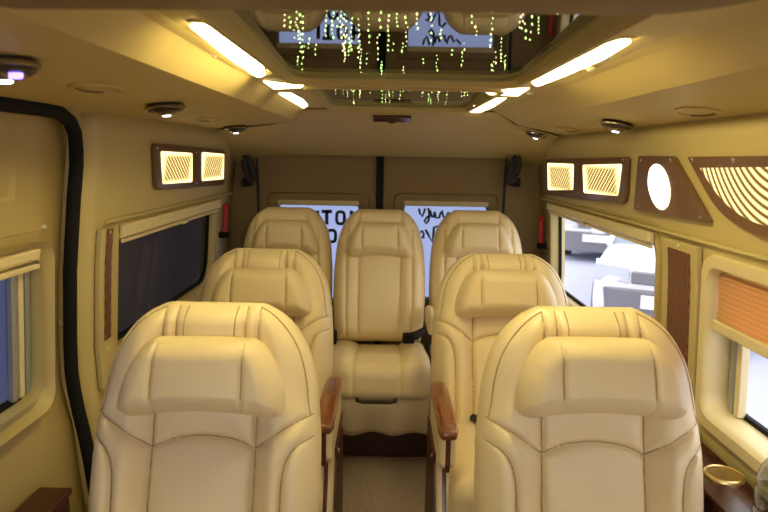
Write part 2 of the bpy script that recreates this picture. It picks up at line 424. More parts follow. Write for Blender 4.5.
# rear header: slopes from the ceiling down to the top of the rear doors
A = [(-.80, 2.98, 1.405), (-.70, 2.97, 1.428), (-.52, 2.93, 1.448), (-.43, 2.84, 1.49), (-.385, YC, ZC - .004), (0.03, YC, ZC), (.48, YC, ZC - .004), (.53, 2.84, 1.49), (.60, 2.93, 1.455), (.72, 2.97, 1.428), (.81, 2.98, 1.405)]
Ab = [(-.80, 2.9, 1.42), (-.72, 2.84, 1.424), (-.5, 2.8, 1.45), (-.40, YC, 1.468), (-.355, YC - .01, 1.515), (0.03, YC, ZC), (.485, YC - .01, 1.515), (.56, YC, 1.468), (.62, 2.8, 1.455), (.76, 2.84, 1.424), (.81, 2.9, 1.42)]
Bm = [(-.80, 3.33, 1.27), (-.72, 3.32, 1.30), (-.60, 3.31, 1.312), (-.54, 3.30, 1.316), (-.50, 3.28, 1.318), (.03, 3.27, 1.318), (.55, 3.28, 1.318), (.60, 3.30, 1.316), (.66, 3.31, 1.312), (.76, 3.32, 1.30), (.81, 3.33, 1.27)]
A2 = [tuple(np.array(p) + (0, .03, -.018)) for p in A]
Bm2 = [(x, 3.36, z + .01) for x, y, z in Bm]
mb.loft([Ab, A, A2, Bm, Bm2], closed=False, cap=False)
ceil = struct(mb.build('ceiling', 'headliner', fix=True)); ceil.data.set_sharp_from_angle(angle=math.radians(9))
MB().box((-.95, Y0, 1.80), (.95, Y1 + .1, 1.83)).build('roof_skin', 'headliner', ceil, smooth=False)
MB().box((-.95, Y1 + .05, 1.25), (.95, Y1 + .1, 1.83)).build('roof_skin', 'headliner', ceil, smooth=False)
for s in (-1, 1): MB().box((s * .83 - .02, Y0, 1.40), (s * .83 + .02, Y1 + .1, 1.83)).build('roof_skin', 'headliner', ceil, smooth=False)
# front header above the camera
def hp(px, py, y): p = hit_y(px, py, y); return (p.x, y, p.z)
L1 = [(-.80, .70, 1.56)] + [hp(px, py, .70) for px, py in ((0, 9), (200, 10), (420, 12), (600, 15), (670, 14), (720, 8), (775, -3))] + [(.80, .70, 1.60)]
L2 = [(x, .60, z - .012) for x, y, z in L1]; L3 = [(x, .50, z - .002) for x, y, z in L1]; L4 = [(x, .40, 1.75) for x, y, z in L1]; L0 = [(x, .74, 1.75) for x, y, z in L1]
struct(MB().loft([L0, L1, L2, L3, L4], closed=False, cap=False).build('trim_3', 'reardoor'))
# cab front out of view; windscreen opening enlarged to admit more daylight
mb = sheet(lambda x, z: Vector((x, Y0, z)), lin(-.9, .9, 4), lin(0, 1.8, 4), [(-.80, .78, .80, 1.62)])
struct(mb.build('wall_front', 'darkplastic', smooth=False))
# ================================================================== SIDE WINDOWS
def window(nm, side, H, dep, glassmat, frame_mat='trim', r=.05, fw=.03, din=.012):
    y0, z0, y1, z1 = H
    ro = [q + .02 for q in r] if isinstance(r, list) else r + .02
    outer = rrect(y0 - fw, z0 - fw, y1 + fw, z1 + fw, ro); inner = rrect(y0 + .012, z0 + .012, y1 - .012, z1 - .012, r)
    fr = struct(wall_ring(side, outer, inner, [(0, 0.0), (.12, din), (.75, din), (.9, din * .5), (1, -.005), (1, -dep), (.5, -dep)]).build(nm, frame_mat))
    go = rrect(y0 + .008, z0 + .008, y1 - .008, z1 - .008, r); gi = rrect(y0 + .024, z0 + .024, y1 - .024, z1 - .024, r)
    wall_ring(side, go, gi, [(0, -dep - .004), (0, -dep + .008), (1, -dep + .008), (1, -dep - .004)]).build('gasket', 'black', fr)
    zs = lin(z0 + .006, z1 - .006, 5); mb = MB()
    mb.loft([[W(side, y0 + .006, z, -dep) for z in zs], [W(side, y1 - .006, z, -dep) for z in zs]], closed=False, cap=False)
    mb.build('pane', glassmat, fr)
    return fr
w1 = window('window_1', 1, RW1, .075, 'clear', 'cream')
w2 = window('window_2', 1, RW2, .035, 'clear', r=.06, fw=.012)
w3 = window('window_3', -1, LW2, .025, 'tint', r=[.03, .13, .04, .03], fw=.02)
wd = window('window_6', -1, LW1, .052, 'tint2', 'trim', din=-.03)
# sliding-sash profiles in the door window and in the front right window
for y, mt in ((1.464, 'grey'), (1.436, 'cream'), (1.408, 'grey')):
    MB().prism([W(-1, y, LW1[1] + .02, -.051), W(-1, y + .02, LW1[1] + .02, -.051), W(-1, y + .02, LW1[1] + .02, -.036), W(-1, y, LW1[1] + .02, -.036)],
               [W(-1, y, LW1[3] - .02, -.051), W(-1, y + .02, LW1[3] - .02, -.051), W(-1, y + .02, LW1[3] - .02, -.036), W(-1, y, LW1[3] - .02, -.036)]).build('sash_profile', mt, wd, bevel=.003)
for y, mt in ((1.525, 'grey'), (1.495, 'cream')):
    MB().prism([W(1, y, RW1[1] + .015, -.072), W(1, y + .022, RW1[1] + .015, -.072), W(1, y + .022, RW1[1] + .015, -.05), W(1, y, RW1[1] + .015, -.05)],
               [W(1, y, RW1[3] - .02, -.072), W(1, y + .022, RW1[3] - .02, -.072), W(1, y + .022, RW1[3] - .02, -.05), W(1, y, RW1[3] - .02, -.05)]).build('sash_profile', mt, w1, bevel=.003)
# blinds
def cassette(side, y0, y1, z0, z1, d0, d1, nm, lab, parts_rail=True):
    c = W(side, (y0 + y1) / 2, z0, d0); t = thing(nm, lab, 'blind', c, 'roller blinds over the side windows')
    MB().prism([W(side, y0, z0 + .012, d0), W(side, y0, z1, d0), W(side, y0, z1, d1 * .8), W(side, y0, z0 + .02, d1)],
               [W(side, y1, z0 + .012, d0), W(side, y1, z1, d0), W(side, y1, z1, d1 * .8), W(side, y1, z0 + .02, d1)]).build('cassette', 'cream', t, bevel=.005)
    MB().prism([W(side, y0 + .005, z0, d0 + .004), W(side, y0 + .005, z0 + .014, d0 + .004), W(side, y0 + .005, z0 + .014, d1 * .7), W(side, y0 + .005, z0, d1 * .7)],
               [W(side, y1 - .005, z0, d0 + .004), W(side, y1 - .005, z0 + .014, d0 + .004), W(side, y1 - .005, z0 + .014, d1 * .7), W(side, y1 - .005, z0, d1 * .7)]).build('bottom_rail', 'cream', t, bevel=.003)
    ym = (y0 + y1) / 2
    MB().prism([W(side, ym - .03, z0 + .002, d1 * .7), W(side, ym + .03, z0 + .002, d1 * .7), W(side, ym + .03, z0 + .012, d1 * .7), W(side, ym - .03, z0 + .012, d1 * .7)],
               [W(side, ym - .03, z0 + .002, d1 + .006), W(side, ym + .03, z0 + .002, d1 + .006), W(side, ym + .03, z0 + .012, d1 + .006), W(side, ym - .03, z0 + .012, d1 + .006)]).build('pull_tab', 'cream', t, bevel=.002)
    return t
cassette(1, 1.872, 3.09, 1.054, 1.104, .0125, .035, 'roller_blind', 'rolled up cream blind above the window that looks out on the parked cars')
cassette(-1, 1.875, 2.99, 1.042, 1.100, .0125, .035, 'roller_blind', 'rolled up cream blind above the dark rear window on the left wall')
cassette(-1, .47, 1.485, 1.036, 1.085, -.045, -.012, 'roller_blind', 'rolled up cream blind in the window of the left sliding door')
t = thing('pleated_blind', 'orange pleated blind half lowered over the front right window', 'blind', W(1, 1.02, .90, -.03))
zb = hit_w(712, 320, 1)[1]
zs = lin(zb, RW1[3] - .013, 49); ring1, ring2 = [], []
for i, z in enumerate(zs):
    d = -.012 + (.006 if i % 2 else 0); ring1.append(W(1, RW1[0] + .02, z, d)); ring2.append(W(1, RW1[2] - .02, z, d))
o = MB().loft([ring1, ring2], closed=False, cap=False).build('pleated_fabric', 'blind', t, smooth=False); solid(o, .0015, 0)
MB().prism([W(1, RW1[0] + .015, zb - .026, -.025), W(1, RW1[0] + .015, zb + .004, -.025), W(1, RW1[0] + .015, zb + .004, .002), W(1, RW1[0] + .015, zb - .026, .002)],
           [W(1, RW1[2] - .014, zb - .026, -.025), W(1, RW1[2] - .014, zb + .004, -.025), W(1, RW1[2] - .014, zb + .004, .002), W(1, RW1[2] - .014, zb - .026, .002)]).build('bottom_rail', 'cream', t, bevel=.005)
# pillar panels with wooden slat inserts
def pillar(side, y0, y1, z0, z1, iy0, iy1, iz0, iz1, lab):
    c = W(side, (y0 + y1) / 2, z0); t = thing('pillar_panel', lab, 'panel', c, 'pillar panels with wooden inserts')
    N = 12
    def strip(a0, a1, b0, b1, d0, d1, nm, mt, bv=0.006):
        zs = lin(b0, b1, N); R_ = []
        for z in zs: R_.append([W(side, a0, z, d0), W(side, a1, z, d0), W(side, a1, z, d1), W(side, a0, z, d1)])
        return MB().loft(R_).build(nm, mt, t, bevel=bv)
    strip(y0, y1, z0, z1, .0005, .020, 'panel', 'trim')
    strip(iy0, iy1, iz0, iz1, .0195, .0225, 'wood_insert', 'slat', .001)
    for z in (min(iz1 + .02, z1 - .012), iz0 - .03):
        MB().lathe([(0, .004), (.004, .003), (.006, 0)], W(side, (iy0 + iy1) / 2, z, .02), (-side, 0, 0), 12).build('screw', 'screw', t)
def wy(px, py, s): return hit_w(px, py, s)
wy = lambda px, py, s: hit_w(px, py, s, .02)
ra, rb = wy(690, 300, 1)[0], wy(668, 300, 1)[0]; rz1 = wy(668, 247, 1)[1]; rz0 = wy(690, 372, 1)[1]
pa, pb = wy(704, 300, 1)[0], wy(661, 300, 1)[0]
pillar(1, max(pa, 1.605), min(pb, 1.862), .60, 1.10, ra, rb, rz0, rz1, 'beige pillar panel with wide wooden slat insert on the right wall')
la, lb = wy(98, 290, -1)[0], wy(106, 290, -1)[0]; lz1 = wy(108, 229, -1)[1]; lz0 = wy(98, 345, -1)[1]
pillar(-1, 1.745, 1.85, .62, 1.10, 1.770, 1.812, lz0, lz1, 'narrow beige pillar panel with thin wooden insert on the left wall')
# moulding ledge above the side windows
for s, ya, k in ((1, .3, 4), (-1, 1.79, 5)):
    mb = MB().loft([[W(s, y, 1.105, .0), W(s, y, 1.122, .0), W(s, y, 1.12, .012), W(s, y, 1.112, .014)] for y in lin(ya, 3.3, 8)])
    struct(mb.build('trim_%d' % k, 'trim', bevel=.003))
# ================================================================== WALL LAMPS
def poly_wall(side, pix, r): return rpoly([hit_w(px, py, side) for px, py in pix], r)
def screws(t, side, pix, d):
    for px, py in pix:
        y, z = hit_w(px, py, side)
        MB().lathe([(0, .003), (.0045, .002), (.006, -.002)], W(side, y, z, d), (-side, 0, 0), 10).build('screw', 'chrome', t)
def lamp(nm, lab, side, frame, fr_r, panes, scr, grp=None):
    ys = [hit_w(*p, side) for p in frame]; c = W(side, sum(y for y, z in ys) / len(ys), min(z for y, z in ys))
    t = thing(nm, lab, 'lamp', c, grp)
    wall_plate(side, poly_wall(side, frame, fr_r), .0005, .016).build('wood_frame', 'lampwood', t, bevel=.005)
    for pix, r, mt in panes:
        pl = wall_plate(side, poly_wall(side, pix, r), .0155, .0185).build('lens', mt, t, bevel=.001)
    screws(t, side, scr, .016)
    return t
lamp('wall_lamp', 'lit wood framed lamp with two square panes on the left wall', -1, [(150, 143), (222, 150), (221, 185), (152, 190)], .03,
     [([(156, 151), (188, 153), (188, 182), (158, 184)], .012, 'lens'), ([(198, 152), (221.5 - 1, 154), (220, 179), (198, 181)], .012, 'lens')], [(193, 152), (193, 183), (153, 148)], 'wood framed wall lamps')
lamp('wall_lamp', 'lit wood framed lamp with two square panes above the right rear window', 1, [(549, 159), (632, 157), (629, 205), (549, 195)], [.015, .02, .05, .02],
     [([(551, 163), (577.5, 164), (577, 190), (551.5, 190)], .012, 'lens'), ([(587, 165), (627, 164), (623, 196), (588, 193)], .014, 'lens')], [(582, 164), (582, 193), (628, 160)], 'wood framed wall lamps')
oc = [(665 + 11.5 * math.cos(a) + 6 * math.sin(a) * .55, 187 + 24.5 * math.sin(a)) for a in [2 * PI * i / 8 for i in range(8)]]
lamp('wall_lamp', 'triangular wood framed lamp with a bright oval lens on right wall', 1, [(643, 156), (677, 156), (715, 223), (638, 210)], .012,
     [(oc, .05, 'ovallamp')], [(646, 160), (676, 160), (706, 217), (643, 206)], 'wood framed wall lamps')
lamp('wall_lamp', 'large curved wood framed lamp with reeded lit glass on the right wall', 1,
     [(693, 157), (830, 155), (845, 250), (790, 243), (752, 231), (722, 210)], [.004, .02, .03, .1, .1, .1],
     [([(707, 168), (815, 167), (822, 237), (785, 230), (752, 219), (727, 199)], [.004, .02, .03, .1, .1, .1], 'lens2')], [(698, 160), (740, 160)], 'wood framed wall lamps')
# ================================================================== MIRROR CEILING
def ceil_mirror(nm, lab, R_, nstr, seed):
    x0, y0, x1, y1 = R_; random.seed(seed)
    TILT = .034
    t = thing(nm, lab, 'mirror', ((x0 + x1) / 2, (y0 + y1) / 2, ZC), 'mirrored ceiling panels')
    g = rrect(x0 - .002, y0 - .002, x1 + .002, y1 + .002, .01)
    o = MB().add([(x, y, ZC + .005 + TILT * (y1 - y)) for x, y in g], [tuple(range(len(g)))]).build('mirror_glass', 'mirrorglass', t)
    mb = MB(); za, zb_ = ZC + .0085, ZC + .25
    p = [(x0 - .01, y0 - .01), (x1 + .01, y0 - .01), (x1 + .01, y1 + .01), (x0 - .01, y1 + .01)]
    mb.add([(x, y, za) for x, y in p] + [(x, y, zb_) for x, y in p], [(0, 1, 5, 4), (1, 2, 6, 5), (2, 3, 7, 6), (3, 0, 4, 7), (4, 5, 6, 7)])
    mb.build('backing_box', 'cavity', t, smooth=False)
    outer = rrect(x0 - .018, y0 - .018, x1 + .018, y1 + .03, .05, 8); inner = rrect(x0 + .004, y0 + .004, x1 - .004, y1 - .004, .09, 8)
    rings = [[Vector((o_[0] * (1 - m_) + i_[0] * m_, o_[1] * (1 - m_) + i_[1] * m_, z)) for o_, i_ in zip(outer, inner)] for m_, z in ((0, ZC + .0), (.15, ZC - .012), (.7, ZC - .012), (1, ZC + .001), (1, ZC + .03))]
    MB().loft(rings, cap=False).build('frame', 'headliner', t)
    for i in range(nstr):
        x = random.uniform(x0 + .03, x1 - .03); y = random.uniform(y0 + .12, y1 - .02)
        n = random.choice([2, 3, 4, 5, 6, 8]); z = ZC + TILT * (y1 - y) + random.uniform(.01, .04); step = random.uniform(.007, .015); mb = MB()
        for k in range(n):
            r = random.uniform(.0012, .0026)
            xx = x + random.uniform(-.002, .002)
            mb.add([(xx + r, y, z), (xx - r, y, z), (xx, y + r, z), (xx, y - r, z), (xx, y, z + r * 1.5), (xx, y, z - r * 1.5)],
                   [(0, 2, 4), (2, 1, 4), (1, 3, 4), (3, 0, 4), (2, 0, 5), (1, 2, 5), (3, 1, 5), (0, 3, 5)])
            z += step
            if z > ZC + .22: break
        mb.build('light_reflection_strand', random.choice(['bead', 'bead', 'bead2']), t, smooth=False, fix=False)  # bead stack stands in for a light and its repeated mirror reflections
    return t
ceil_mirror('ceiling_mirror', 'large tinted ceiling mirror with green fibre lights above the front seats', M1, 84, 3)
ceil_mirror('ceiling_mirror', 'tinted ceiling mirror with fibre lights just in front of the rear header, seen very foreshortened', M2, 60, 9)
# ceiling lights -----------------------------------------------
def cz(px, py): p = hit_z(px, py, ZC); return (p.x, p.y)
def ceil_light(pix, r, mt, lab, pod=None, grp='ceiling strip lights'):
    pts = [cz(*p) for p in pix]; c = (sum(p[0] for p in pts) / len(pts), sum(p[1] for p in pts) / len(pts), ZC)
    t = thing('ceiling_light', lab, 'light', c, grp)
    if sum(pts[i - 1][0] * pts[i][1] - pts[i][0] * pts[i - 1][1] for i in range(len(pts))) < 0: pts = pts[::-1]
    q = rpoly(pts, r)
    cx, cy_ = c[0], c[1]
    big = [(cx + (x - cx) * 1.22, cy_ + (y - cy_) * 1.05) for x, y in q]
    MB().loft([[(x, y, ZC + .001) for x, y in big], [(x, y, ZC - .004) for x, y in [(cx + (x - cx) * 1.16, cy_ + (y - cy_) * 1.035) for x, y in q]]]).build('bezel', 'headliner', t, bevel=.003)
    MB().prism([(x, y, ZC - .0035) for x, y in q], [(x, y, ZC - .0075) for x, y in q]).build('diffuser', mt, t)
ceil_light([(189, 21), (203, 21), (236, 38), (260, 58), (266, 72), (258, 75), (228, 54)], .03, 'strip', 'long bright curved strip light beside the big ceiling mirror on its left')
ceil_light([(632, 37), (620, 37), (585, 48), (545, 66), (531, 79), (537, 84), (560, 75), (605, 55)], .03, 'strip', 'long bright curved strip light beside the big ceiling mirror on its right')
ceil_light([(278, 91), (290, 91), (303, 98), (308, 104), (303, 107), (292, 103)], .02, 'strip_rear', 'short strip light left of the rear ceiling mirror')
ceil_light([(507, 96), (492, 97), (474, 104), (469, 110), (478, 112), (494, 105)], .02, 'strip_rear', 'short strip light right of the rear ceiling mirror')
ceil_light([(263, 79), (280, 81), (304, 83), (301, 85.5), (274, 87)], .006, 'strip_small', 'small wedge shaped light between the two ceiling mirrors on the left')
ceil_light([(530, 86), (512, 87), (486, 90), (489, 92.5), (518, 94)], .006, 'strip_small', 'small wedge shaped light between the two ceiling mirrors on the right')
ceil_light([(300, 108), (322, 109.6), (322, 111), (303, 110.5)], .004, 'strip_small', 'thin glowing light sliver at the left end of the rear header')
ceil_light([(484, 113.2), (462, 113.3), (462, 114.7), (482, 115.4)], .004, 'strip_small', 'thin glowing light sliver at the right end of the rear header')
for (px, py), lab in (((212, 53), 'small round chrome button beside the long left strip light'), ((257, 84), 'small round chrome button between the left strip lights'), ((283, 103), 'tiny round chrome button beside the short left strip light'),
                      ((591, 67), 'small round chrome button beside the long right strip light'), ((530, 92), 'small round chrome button between the right strip lights')):
    p = cz(px, py)
    t = thing('ceiling_button', lab, 'button', (p[0], p[1], ZC), 'chrome ceiling buttons')
    MB().lathe([(.0095, 0), (.0095, -.006), (.007, -.009), (0, -.010)], (p[0], p[1], ZC), (0, 0, 1), 18).build('button_cap', 'screw', t)
# console grille on rear header
g = hit_y(392, 119, 2.83)
t = thing('header_grille', 'small dark wooden grille on the rear header below the mirrors', 'grille', (g.x, g.y, g.z))
def hz(y): return float(np.interp(y, [YC, YC + .03, 3.27], [ZC, ZC - .018, 1.318]))
def gp(x, y, o_=0): return (x, y - o_ * .5, hz(y) - o_)
MB().loft([[gp(x, YC + .04, 0), gp(x, YC + .04, .012), gp(x, YC + .085, .012), gp(x, YC + .085, 0)] for x in lin(g.x - .085, g.x + .085, 6)]).build('grille_body', 'wood', t, bevel=.004)
MB().loft([[gp(x, YC + .09, -.004), gp(x, YC + .09, .008), gp(x, YC + .105, .008), gp(x, YC + .105, -.004)] for x in lin(g.x - .015, g.x + .015, 3)]).build('latch', 'darkplastic', t, bevel=.002)
# ================================================================== LEDGE SPOT LAMPS + VENTS
def ledge_hit(px, py):
    P = CP if px < 384 else CQ
    xs_, zs_ = [p[0] for p in P], [p[1] for p in P]
    r = ray(px, py); lo, hi = .3, 8
    for _ in range(60):
        tt = (lo + hi) / 2; p = CAM + r * tt
        if p.z > float(np.interp(p.x, xs_, zs_)): hi = tt
        else: lo = tt
    return CAM + r * lo
def ledge_n(side): # downward normal of the sloping ledge
    v = Vector((.335, 0, .034)) if side < 0 else Vector((-.183, 0, .034))
    n = v.cross(Vector((0, 1, 0))).normalized()
    return n if n.z < 0 else -n
first = None
for px, py, lab in ((1, 60, 'dark chrome spot lamp above the left sliding door'), (165, 104, 'dark chrome spot lamp on the left ledge above the pillar'), (235, 126, 'dark chrome spot lamp at the rear end of the left ledge'),
                    (618, 122, 'dark chrome spot lamp on right ledge above the two pane lamp'), (537, 132, 'dark chrome spot lamp at the rear end of the right ledge')):
    p = ledge_hit(px, py); s = -1 if px < 384 else 1; n = ledge_n(s)
    t = thing('spot_lamp', lab, 'lamp', p, 'dark chrome spot lamps on the ceiling ledges')
    MB().lathe([(.042, -.002), (.048, .003), (.049, .010), (.044, .018), (.036, .022), (.030, .022)], p, n, 32).build('housing', 'darkplastic', t)
    MB().lathe([(.0495, .006), (.0515, .008), (.0515, .012), (.0485, .014)], p, n, 32).build('trim_ring', 'bronze', t)
    MB().lathe([(.030, .020), (.027, .025), (.020, .029), (.012, .030)], p, n, 24).build('eyeball', 'bronze', t)
    MB().lathe([(.011, .0295), (.010, .032), (0, .0325)], p, n, 16).build('led', 'led', t)
    if px < 30:
        q = p + Vector((.024, -.012, 0)); MB().lathe([(.010, .020), (.009, .0265), (0, .027)], q, n, 12).build('led', 'ledblue', t)
for px, py, lab in ((97, 87, 'oval beige air vent on the left ledge, the nearer one'), (209, 119, 'oval beige air vent at the far end of the left ledge'), (697, 111, 'oval beige air vent on the right ledge, the nearer one'), (567, 129, 'oval beige air vent at the far end of the right ledge')):
    p = ledge_hit(px, py); s = -1 if px < 384 else 1; n = ledge_n(s)
    t = thing('air_vent', lab, 'vent', p, 'oval air vents on the ceiling ledges')
    ax = Vector((0, 1, 0)).cross(n).normalized(); ay = Vector((0, 1, 0))
    def ov(k, h): return [p + ax * (.043 * k * math.cos(a)) + ay * (.075 * k * math.sin(a)) + n * h for a in [2 * PI * i / 36 for i in range(36)]]
    MB().loft([ov(1, -.002), ov(1, .003), ov(.93, .006), ov(.84, .006), ov(.80, .001)], cap=False).build('rim', 'headliner', t)
    MB().loft([ov(.82, .0), ov(.80, .0025)]).build('flap', 'headliner', t)
    MB().tube([p + ax * (-s * .030 * math.cos(a)) + ay * (.06 * math.sin(a)) + n * .0025 for a in lin(-1.2, 1.2, 14)], [.0012] + [.004] * 12 + [.0012], 8).build('slot', 'ventslot', t)
# ================================================================== HAMMERS, BELTS
for s, px, py, lab in ((-1, 224, 221, 'red emergency hammer in black holder on the left rear pillar'), (1, 538.5, 231, 'red emergency hammer in black holder on the right rear pillar')):
    y, z = hit_w(px, py, s, .02); y = min(y, 3.24)
    t = thing('emergency_hammer', lab, 'hammer', W(s, y, z - .08, .0), 'red emergency hammers')
    q = lambda dz, d=.025, dy=0: W(s, y + dy, z + dz, d)
    MB().tube([q(.085), q(.06), q(.02), q(-.03), q(-.07)], [.010, .013, .011, .012, .010], 10).build('handle', 'red', t)
    MB().tube([q(.075, .024, -.028), q(.075, .024, -.012), q(.075, .024, .012), q(.075, .024, .028)], [.006, .013, .013, .006], 10).build('head', 'red', t)
    MB().box(tuple(min(a, b) for a, b in zip(q(-.085, 0, -.022), q(-.06, .042, .022))), tuple(max(a, b) for a, b in zip(q(-.085, 0, -.022), q(-.055, .042, .022)))).build('holder', 'black', t, bevel=.005)
for s, px, lab in ((-1, 249, 'black seat belt loop hanging in the left rear corner'), (1, 514, 'black seat belt loop hanging in the right rear corner')):
    p = hit_y(px, 170, 3.22); p2 = hit_y(px + s * 4, 205, 3.24)
    t = thing('seat_belt', lab, 'belt', (p.x, p.y, p.z), 'black seat belts in the rear corners')
    loop = [p + Vector((s * .018 * math.sin(a), 0, .062 * math.cos(a))) for a in lin(0, 2 * PI, 20)]
    loop = [q_ + Vector((s * .22 * (q_.z - p.z), 0, 0)) for q_ in loop]
    MB().tube(loop, .017, 8, flat=.9).build('loop', 'webbing', t)
    MB().tube([p + Vector((-s * .028, .06, .06)), p + Vector((-s * .033, .06, -.1)), p + Vector((-s * .033, .06, -.35)), p + Vector((-s * .03, .06, -.6))], .007, 8).build('strap', 'webbing', t)
    MB().box((p.x + s * .02 - .016, p.y - .01, p.z - .085), (p.x + s * .02 + .016, yr - .001, p.z - .04)).build('anchor', 'black', t, bevel=.006)
# ================================================================== SEATS
def dist_to(P, Q):
    out = np.full(len(P), 9.0)
    for i in range(0, len(P), 4000):
        d = np.sqrt(((P[i:i + 4000, None, :] - Q[None, :, :]) ** 2).sum(-1)); out[i:i + 4000] = d.min(1)
    return out
def dense(pts, n=120, smooth=True):
    pts = np.array(pts, float)
    s = np.r_[0, np.cumsum(np.sqrt((np.diff(pts, axis=0) ** 2).sum(1)))]
    if smooth and len(pts) > 2:
        # Catmull-Rom
        out = []
        for i in range(len(pts) - 1):
            p0, p1, p2, p3 = pts[max(i - 1, 0)], pts[i], pts[i + 1], pts[min(i + 2, len(pts) - 1)]
            for t in np.linspace(0, 1, 40, endpoint=False):
                out.append(.5 * ((2 * p1) + (p2 - p0) * t + (2 * p0 - 5 * p1 + 4 * p2 - p3) * t * t + (3 * p1 - p0 - 3 * p2 + p3) * t ** 3))
        out.append(pts[-1]); return np.array(out)
    q = np.linspace(0, s[-1], n); return np.c_[np.interp(q, s, pts[:, 0]), np.interp(q, s, pts[:, 1])]
def pillow(hwp, L, H, HB, R, seams, nx, nt, groove=.006, gw=.0045, puff=.006, pr=.03, shift=None):
    """upholstered shape: outline half-width hwp over t (0 = top), front relief H, back relief HB"""
    tk, hk = np.array([p[0] for p in hwp]), np.array([p[1] for p in hwp])
    lt = np.linspace(0, 1, nt); ts = L * (lt - .12 * np.sin(2 * PI * lt) / (2 * PI) * 1.0)
    hw = np.interp(ts, tk, hk)
    k = np.ones(5) / 5; hws = np.convolve(np.pad(hw, 2, mode='edge'), k, 'valid'); hws[0] = hw[0]; hws[-1] = hw[-1]; hw = hws
    ls = np.linspace(-1, 1, nx); ss = .75 * ls + .25 * np.sin(ls * PI / 2)
    X = hw[:, None] * ss[None, :]; T = np.repeat(ts[:, None], nx, 1)
    P = np.c_[X.ravel(), T.ravel()]
    tt = np.linspace(0, L, 260); hh = np.interp(tt, ts, hw)
    O = np.r_[np.c_[hh, tt], np.c_[-hh, tt], np.c_[np.linspace(-hw[0], hw[0], 80), np.zeros(80)], np.c_[np.linspace(-hw[-1], hw[-1], 120), np.full(120, L)]]
    e = dist_to(P, O); e[(np.abs(np.abs(P[:, 0]) - np.repeat(hw, nx)) < 1e-9)] = 0
    e[(P[:, 1] <= 1e-9) | (P[:, 1] >= L - 1e-9)] = 0
    q = np.minimum(e / R, 1); rd = np.sqrt(np.maximum(1 - (1 - q) ** 2, 0))
    Fr = H(P[:, 0], P[:, 1]) * rd
    if seams:
        D = np.min([dist_to(P, s_) for s_ in seams], 0)
        Fr = Fr - (groove * np.exp(-(D / gw) ** 2)) * q + puff * (1 - np.exp(-D / pr)) * q
    Bk = -HB(P[:, 0], P[:, 1]) * rd
    T2 = P[:, 1] + (shift(P[:, 0], P[:, 1]) if shift else 0)
    N = nx * nt; vs = [(a, -b, L - c) for a, b, c in zip(P[:, 0], Fr, T2)] + [(a, -b, L - c) for a, b, c in zip(P[:, 0], Bk, T2)]
    fs = []
    for j in range(nt - 1):
        for i in range(nx - 1):
            k_ = j * nx + i
            fs.append((k_, k_ + nx, k_ + nx + 1, k_ + 1)); fs.append((N + k_, N + k_ + 1, N + k_ + nx + 1, N + k_ + nx))
    return vs, fs, (P, Fr, T2)
LB = .642
SXW = 1.075
HWP = [(0, .100), (.008, .118), (.022, .142), (.045, .166), (.075, .187), (.118, .206), (.158, .216), (.2, .223), (.3, .231), (.42, .233), (.55, .226), (LB, .21)]
def sm(a, b, x): t = np.clip((x - a) / (b - a), 0, 1); return t * t * (3 - 2 * t)
def Hback(x, t):
    ax = np.abs(x)
    bol = sm(.10, .15, ax) * (1 - .25 * sm(.19, .225, ax))
    h = .060 + .034 * bol * sm(.18, .34, t) + .012 * bol
    h = h + .016 * np.exp(-((t - .47) / .12) ** 2) * (1 - sm(.09, .12, ax))
    h = h - .012 * sm(.05, 0, t)
    return h
def HBback(x, t): return .055 + .0 * x
mir = lambda pts: [(-x, t) for x, t in pts]
def both(pts, **k): return [dense(pts, **k), dense(mir(pts), **k)]
top_in = both([(.099, -.005), (.099, .09), (.103, .2), (.104, .30), (.104, .45), (.101, LB)])
band1 = both([(.072, -.005), (.072, .2)]); band2 = both([(.052, -.005), (.052, .2)])
arch = [dense([(-.104, .318), (-.06, .299), (0, .292), (.06, .299), (.104, .318)])]
shoulder = both([(.24, .238), (.21, .247), (.16, .275), (.104, .318)])
bolster = both([(.24, .285), (.215, .292), (.185, .312), (.168, .35), (.163, .42), (.163, LB)])
outp = both([(.099, .012), (.125, .028), (.155, .058), (.183, .105), (.199, .16), (.207, .22), (.212, .245)])
outp2 = both([(.205, .285), (.213, .34), (.214, .45), (.205, LB)])
cross = [dense([(-.104, .205), (.104, .205)])]
seams = top_in + arch + shoulder + bolster + outp + band1
bv, bf, (BP, BF, BT) = pillow(HWP, LB, Hback, HBback, .055, seams, 131, 171, groove=.010, gw=.0042, puff=.012, pr=.022)
rear_seams = both([(.104, -.005), (.104, .3), (.101, LB)]) + both([(.158, .06), (.163, .3), (.158, LB)])
rv, rf, (RP, RF, RT_) = pillow(HWP, LB, lambda x, t: .070 + .014 * sm(.09, .16, np.abs(x)) + .010 * np.exp(-((t - .47) / .12) ** 2), HBback, .055, rear_seams, 101, 131, groove=.009, gw=.0048, puff=.010, pr=.022)
# headrest cushion
LH = .175
HH = [(0, .100), (.006, .115), (.02, .132), (.045, .150), (.08, .166), (.115, .1745), (.145, .176), (.160, .170), (.170, .156), (LH, .142)]
hseams = both([(.0875, -.01), (.092, .09), (.09, .19)])
hv, hf, (HP_, HF_, HT_) = pillow(HH, LH, lambda x, t: .080 - .006 * sm(.1, .18, np.abs(x)), lambda x, t: .045 + 0 * x, .047, hseams, 101, 61, groove=.007, gw=.0038, puff=.006, pr=.02,
                   shift=lambda x, t: -.020 * (1 - (x / .178) ** 2) * sm(.07, LH, t) - .006 * np.cos(x / .178 * 1.5) * sm(.08, 0, t))
PIV = Vector((0, 0, .365)); REC = math.radians(17)
RB_ = Matrix.Translation(PIV) @ Matrix.Rotation(-REC, 4, 'X') @ Matrix.Diagonal((SXW, 1, 1, 1))
def xf(vs, M_): return [tuple(M_ @ Vector(p)) for p in vs]
